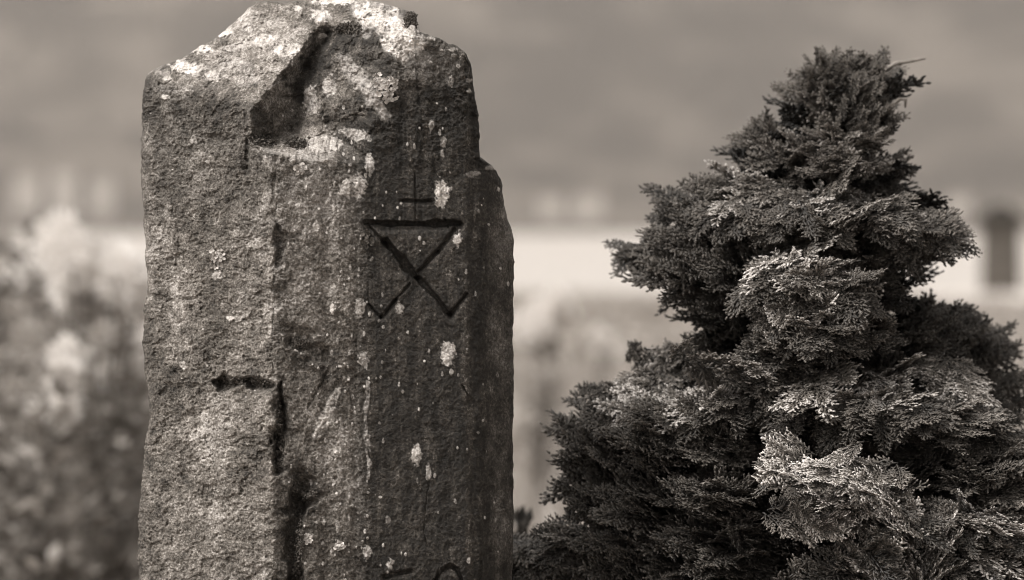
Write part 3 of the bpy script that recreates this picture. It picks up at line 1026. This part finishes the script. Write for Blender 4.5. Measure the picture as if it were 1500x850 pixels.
# ------------------------------------------------------------------ ground, water, hill
def ground_mat():
    t = NT('meadow_ground')
    v = t.coord()
    a = t.noise(v, 0.45, 4)
    b = t.noise(v, 3.5, 4)
    f = t.math('ADD', t.math('MULTIPLY', a, .6), t.math('MULTIPLY', b, .4))
    c = t.ramp(f, [(.3, .19), (.5, .30), (.68, .43)])
    return t.base(c, .95, .1)


def sheet(name, xs, ys, zf, mat):
    X, Y = np.meshgrid(xs, ys)
    Z = zf(X, Y)
    n = len(xs)
    idx = np.arange(X.size).reshape(X.shape)
    F = np.stack([idx[:-1, :-1], idx[:-1, 1:], idx[1:, 1:], idx[1:, :-1]], -1).reshape(-1, 4)
    return tag(mesh_obj(name, np.stack([X, Y, Z], -1).reshape(-1, 3), F, mat), kind='structure')


def gz(X, Y):
    z = 0.03 * fbm(X * .5, Y * .5, 0.2 + 0 * X, 3, 3) * smooth(3, 8, np.abs(Y) + np.abs(X))
    z = z - 8.0 * smooth(48, 190, Y)
    return z


sheet('ground', np.r_[-2300, -900, -300, -120, np.linspace(-60, 60, 121), 120, 300, 900, 2300],
      np.r_[-40, np.linspace(-12, 60, 145), np.linspace(62, 160, 50), 400, 900, 1600, 2600, 3900], gz, ground_mat())


def water_mat():
    t = NT('loch_water')
    v = t.coord((1, .25, 1))
    n = t.noise(v, .5, 4)
    c = t.ramp(n, [(.3, .40), (.7, .52)])  # pale base colour stands in for the reflected overcast sky
    t.bump(n, .25, .3)
    return t.base(c, .35, .5)


sheet('water', np.r_[-2300, -800, -200, 0, 200, 800, 2300], np.r_[70, 150, 300, 600, 1000, 1400, 1760], lambda X, Y: X * 0 - 4.0, water_mat())


def hill_mat():
    t = NT('hillside')
    v = t.coord((1, 1, 1.6))
    a = t.noise(v, .011, 4, .5)
    b = t.noise(v, .03, 3, .5)
    f = t.math('ADD', t.math('MULTIPLY', a, .7), t.math('MULTIPLY', b, .3))
    c = t.ramp(f, [(.42, .003), (.5, .018), (.58, .065)])
    return t.base(c, 1, .05)


def hz(X, Y):
    d = Y - 1700
    z = -5 + 1.0 * d * .05 + 480 * smooth(60, 1500, d + 60 * fbm(X / 300, Y / 300, .4 + 0 * X, 8, 3))
    return z + 18 * fbm(X / 160, Y / 160, .7 + 0 * X, 2, 4) * smooth(60, 300, d)


sheet('hill', np.linspace(-2300, 2300, 231), 1700 + np.linspace(0, 2100, 140), hz, hill_mat())

M_FARTREE = plain('far_trees', .03, .09, .2)


def far_trees():
    rr = np.random.RandomState(2)
    V, F = [], []
    for k in range(900):
        x = rr.uniform(-900, 900)
        y = 1712 + rr.uniform(0, 26)
        h = rr.uniform(3, 9) * (1.1 if abs(x) > 120 else .9)
        w = rr.uniform(3, 6)
        z = float(hz(np.array([[x]]), np.array([[y]]))[0, 0]) - .5
        b = len(V)
        m = 7
        for (f, zz) in ((.6, 0), (1.0, .35), (.75, .7)):
            for j in range(m):
                a = 6.283 * j / m
                q = w * f * rr.uniform(.75, 1.2)
                V.append((x + math.cos(a) * q, y + math.sin(a) * q, z + h * zz * rr.uniform(.9, 1.1)))
        V.append((x, y, z + h))
        for lv in (0, 1):
            for j in range(m):
                F.append((b + lv * m + j, b + lv * m + (j + 1) % m, b + (lv + 1) * m + (j + 1) % m, b + (lv + 1) * m + j))
        for j in range(m):
            F.append((b + 2 * m + j, b + 2 * m + (j + 1) % m, b + 3 * m))
    o = mesh_obj('shore_trees', V, F, M_FARTREE, shade=True)
    tag(o, 'dark line of trees along the far shore under the hill', 'trees', kind='stuff')


far_trees()

M_WHITEWASH = plain('whitewash', .34, .46, .5)
M_SLATE = plain('slate', .08, .16, 1)
for (u, v, sx, lab) in [(862, 298, 6.5, 'pale far-shore cottage showing as the brightest round blur right of the gravestone'),
                        (806, 300, 5.0, 'pale far-shore cottage between the gravestone edge and the brightest blur'),
                        (40, 268, 6.0, 'pale far-shore cottage at the left edge of the frame, under the hill'),
                        (95, 262, 5.5, 'pale far-shore cottage above the tall white flowers'),
                        (1405, 300, 5.0, 'pale far-shore cottage just left of the small dark headstone'),
                        (150, 272, 5.0, 'pale far-shore cottage nearest the left edge of the gravestone')]:
    y = 1765.0 if v > 290 else 1840.0
    x, _, _ = pt(u, v, y)
    g = float(hz(np.array([[x]]), np.array([[y]]))[0, 0])
    zt = pt(u, v, y)[2]
    root = empty('cottage', (x, y, g - .3), lab, 'cottage', 'pale cottages on the far shore')
    hgt = max(4.0, zt - g + 2.5)
    b = MB(); b.frustum((0, 0, 0), sx, 4, hgt); b.build('wall', M_WHITEWASH, root)
    b = MB(); b.frustum((0, 0, hgt + .01), sx + .3, 4.3, 3.0, sx + .3, .1); rf = b.build('roof', M_SLATE, root)
    b = MB(); b.frustum((sx - .8, 0, hgt + 2), .5, .5, 2.2); b.build('chimney', M_WHITEWASH, rf)
    for k in (-.5, 0, .5):
        b = MB(); b.frustum((sx * k, -4.03, 1.2), .45, .05, 1.3); b.build('window' if k else 'door', M_SLATE, root)

# the small headstone by the shore
M_DARKSTONE = plain('dark_headstone', .07, .13, 6)
M_CAP = plain('dark_cap', .02, .05, 6)
M_PALESTONE = plain('pale_stone', .55, .75, 4)
y = 45.0
x, _, zb = pt(1466, 428, y)
root = empty('headstone', (x, y, 0), 'small dark far headstone with a pointed cap on a pale plinth at the right edge', 'headstone')
sc = K * (DIST + y) / DIST
b = MB(); b.frustum((0, 0, zb), 29 * sc, .10, 100 * sc, 27 * sc, .10); b.build('slab', M_DARKSTONE, root)
b = MB(); b.frustum((0, 0, zb + 100 * sc), 37 * sc, .16, 8 * sc); b.frustum((0, 0, zb + 108 * sc), 34 * sc, .14, 20 * sc, 8 * sc, .05); b.build('cap', M_CAP, root)
b = MB(); b.frustum((0, 0, -.1), 105 * sc, .5, zb + .1 - .002, 100 * sc, .45); b.build('plinth', M_PALESTONE, root)

# ------------------------------------------------------------------ air
HAZE = 0.00014
mh = bpy.data.materials.new('haze_air')
mh.use_nodes = True
nt = mh.node_tree
nt.nodes.clear()
pv = nt.nodes.new('ShaderNodeVolumePrincipled')
pv.inputs['Color'].default_value = tone(0.95)
pv.inputs['Density'].default_value = HAZE
pv.inputs['Anisotropy'].default_value = 0.2
ou = nt.nodes.new('ShaderNodeOutputMaterial')
nt.links.new(pv.outputs[0], ou.inputs['Volume'])
b = MB()
b.frustum((0, 1940, -8), 2350, 2000, 640)
hzo = b.build('haze', mh)
tag(hzo, 'pale damp haze over the loch and hill', 'haze', kind='stuff')

# ------------------------------------------------------------------ light
SUN = Vector((-0.62, -0.30, 1.0)).normalized()
w = bpy.data.worlds.new('World')
S.world = w
w.use_nodes = True
nt = w.node_tree
bg = nt.nodes['Background']
sky = nt.nodes.new('ShaderNodeTexSky')
sky.sky_type = 'NISHITA'
sky.sun_disc = False
sky.sun_elevation = math.asin(SUN.z)
sky.sun_rotation = math.atan2(SUN.x, SUN.y)
sky.dust_density = 5
bw = nt.nodes.new('ShaderNodeRGBToBW')
mul = nt.nodes.new('ShaderNodeMix')
mul.data_type = 'RGBA'
mul.blend_type = 'MULTIPLY'
mul.inputs[0].default_value = 1
mul.inputs[7].default_value = (1.0, .97, .935, 1)
nt.links.new(sky.outputs[0], bw.inputs[0])
nt.links.new(bw.outputs[0], mul.inputs[6])
nt.links.new(mul.outputs[2], bg.inputs[0])
bg.inputs[1].default_value = 0.15
ld = bpy.data.lights.new('sun', 'SUN')
ld.energy = 1.5
ld.angle = R(12)
ld.color = (1, .965, .925)
lo = bpy.data.objects.new('sun', ld)
lo.rotation_euler = (-SUN).to_track_quat('-Z', 'Y').to_euler()
col.objects.link(lo)

# ------------------------------------------------------------------ camera
cd = bpy.data.cameras.new('camera')
cd.lens = LENS
cd.sensor_width = 36
cd.shift_y = (HOR - 425) / 1500
cd.clip_start = .1
cd.clip_end = 12000
cd.dof.use_dof = True
cd.dof.focus_distance = DIST + .03
cd.dof.aperture_fstop = 3.4
co = bpy.data.objects.new('camera', cd)
co.location = (0, -DIST, ZC)
co.rotation_euler = (R(90), 0, 0)
col.objects.link(co)
S.camera = co

S.view_settings.view_transform = 'Standard'
S.view_settings.look = 'None'
S.view_settings.gamma = 1
S.view_settings.use_curve_mapping = False
S.view_settings.exposure = 0.9
S.cycles.pixel_filter_type = 'BLACKMAN_HARRIS'
S.cycles.filter_width = 1.0
S.cycles.use_denoising = True
S.cycles.use_adaptive_sampling = False
S.cycles.max_bounces = 8
S.cycles.volume_bounces = 1
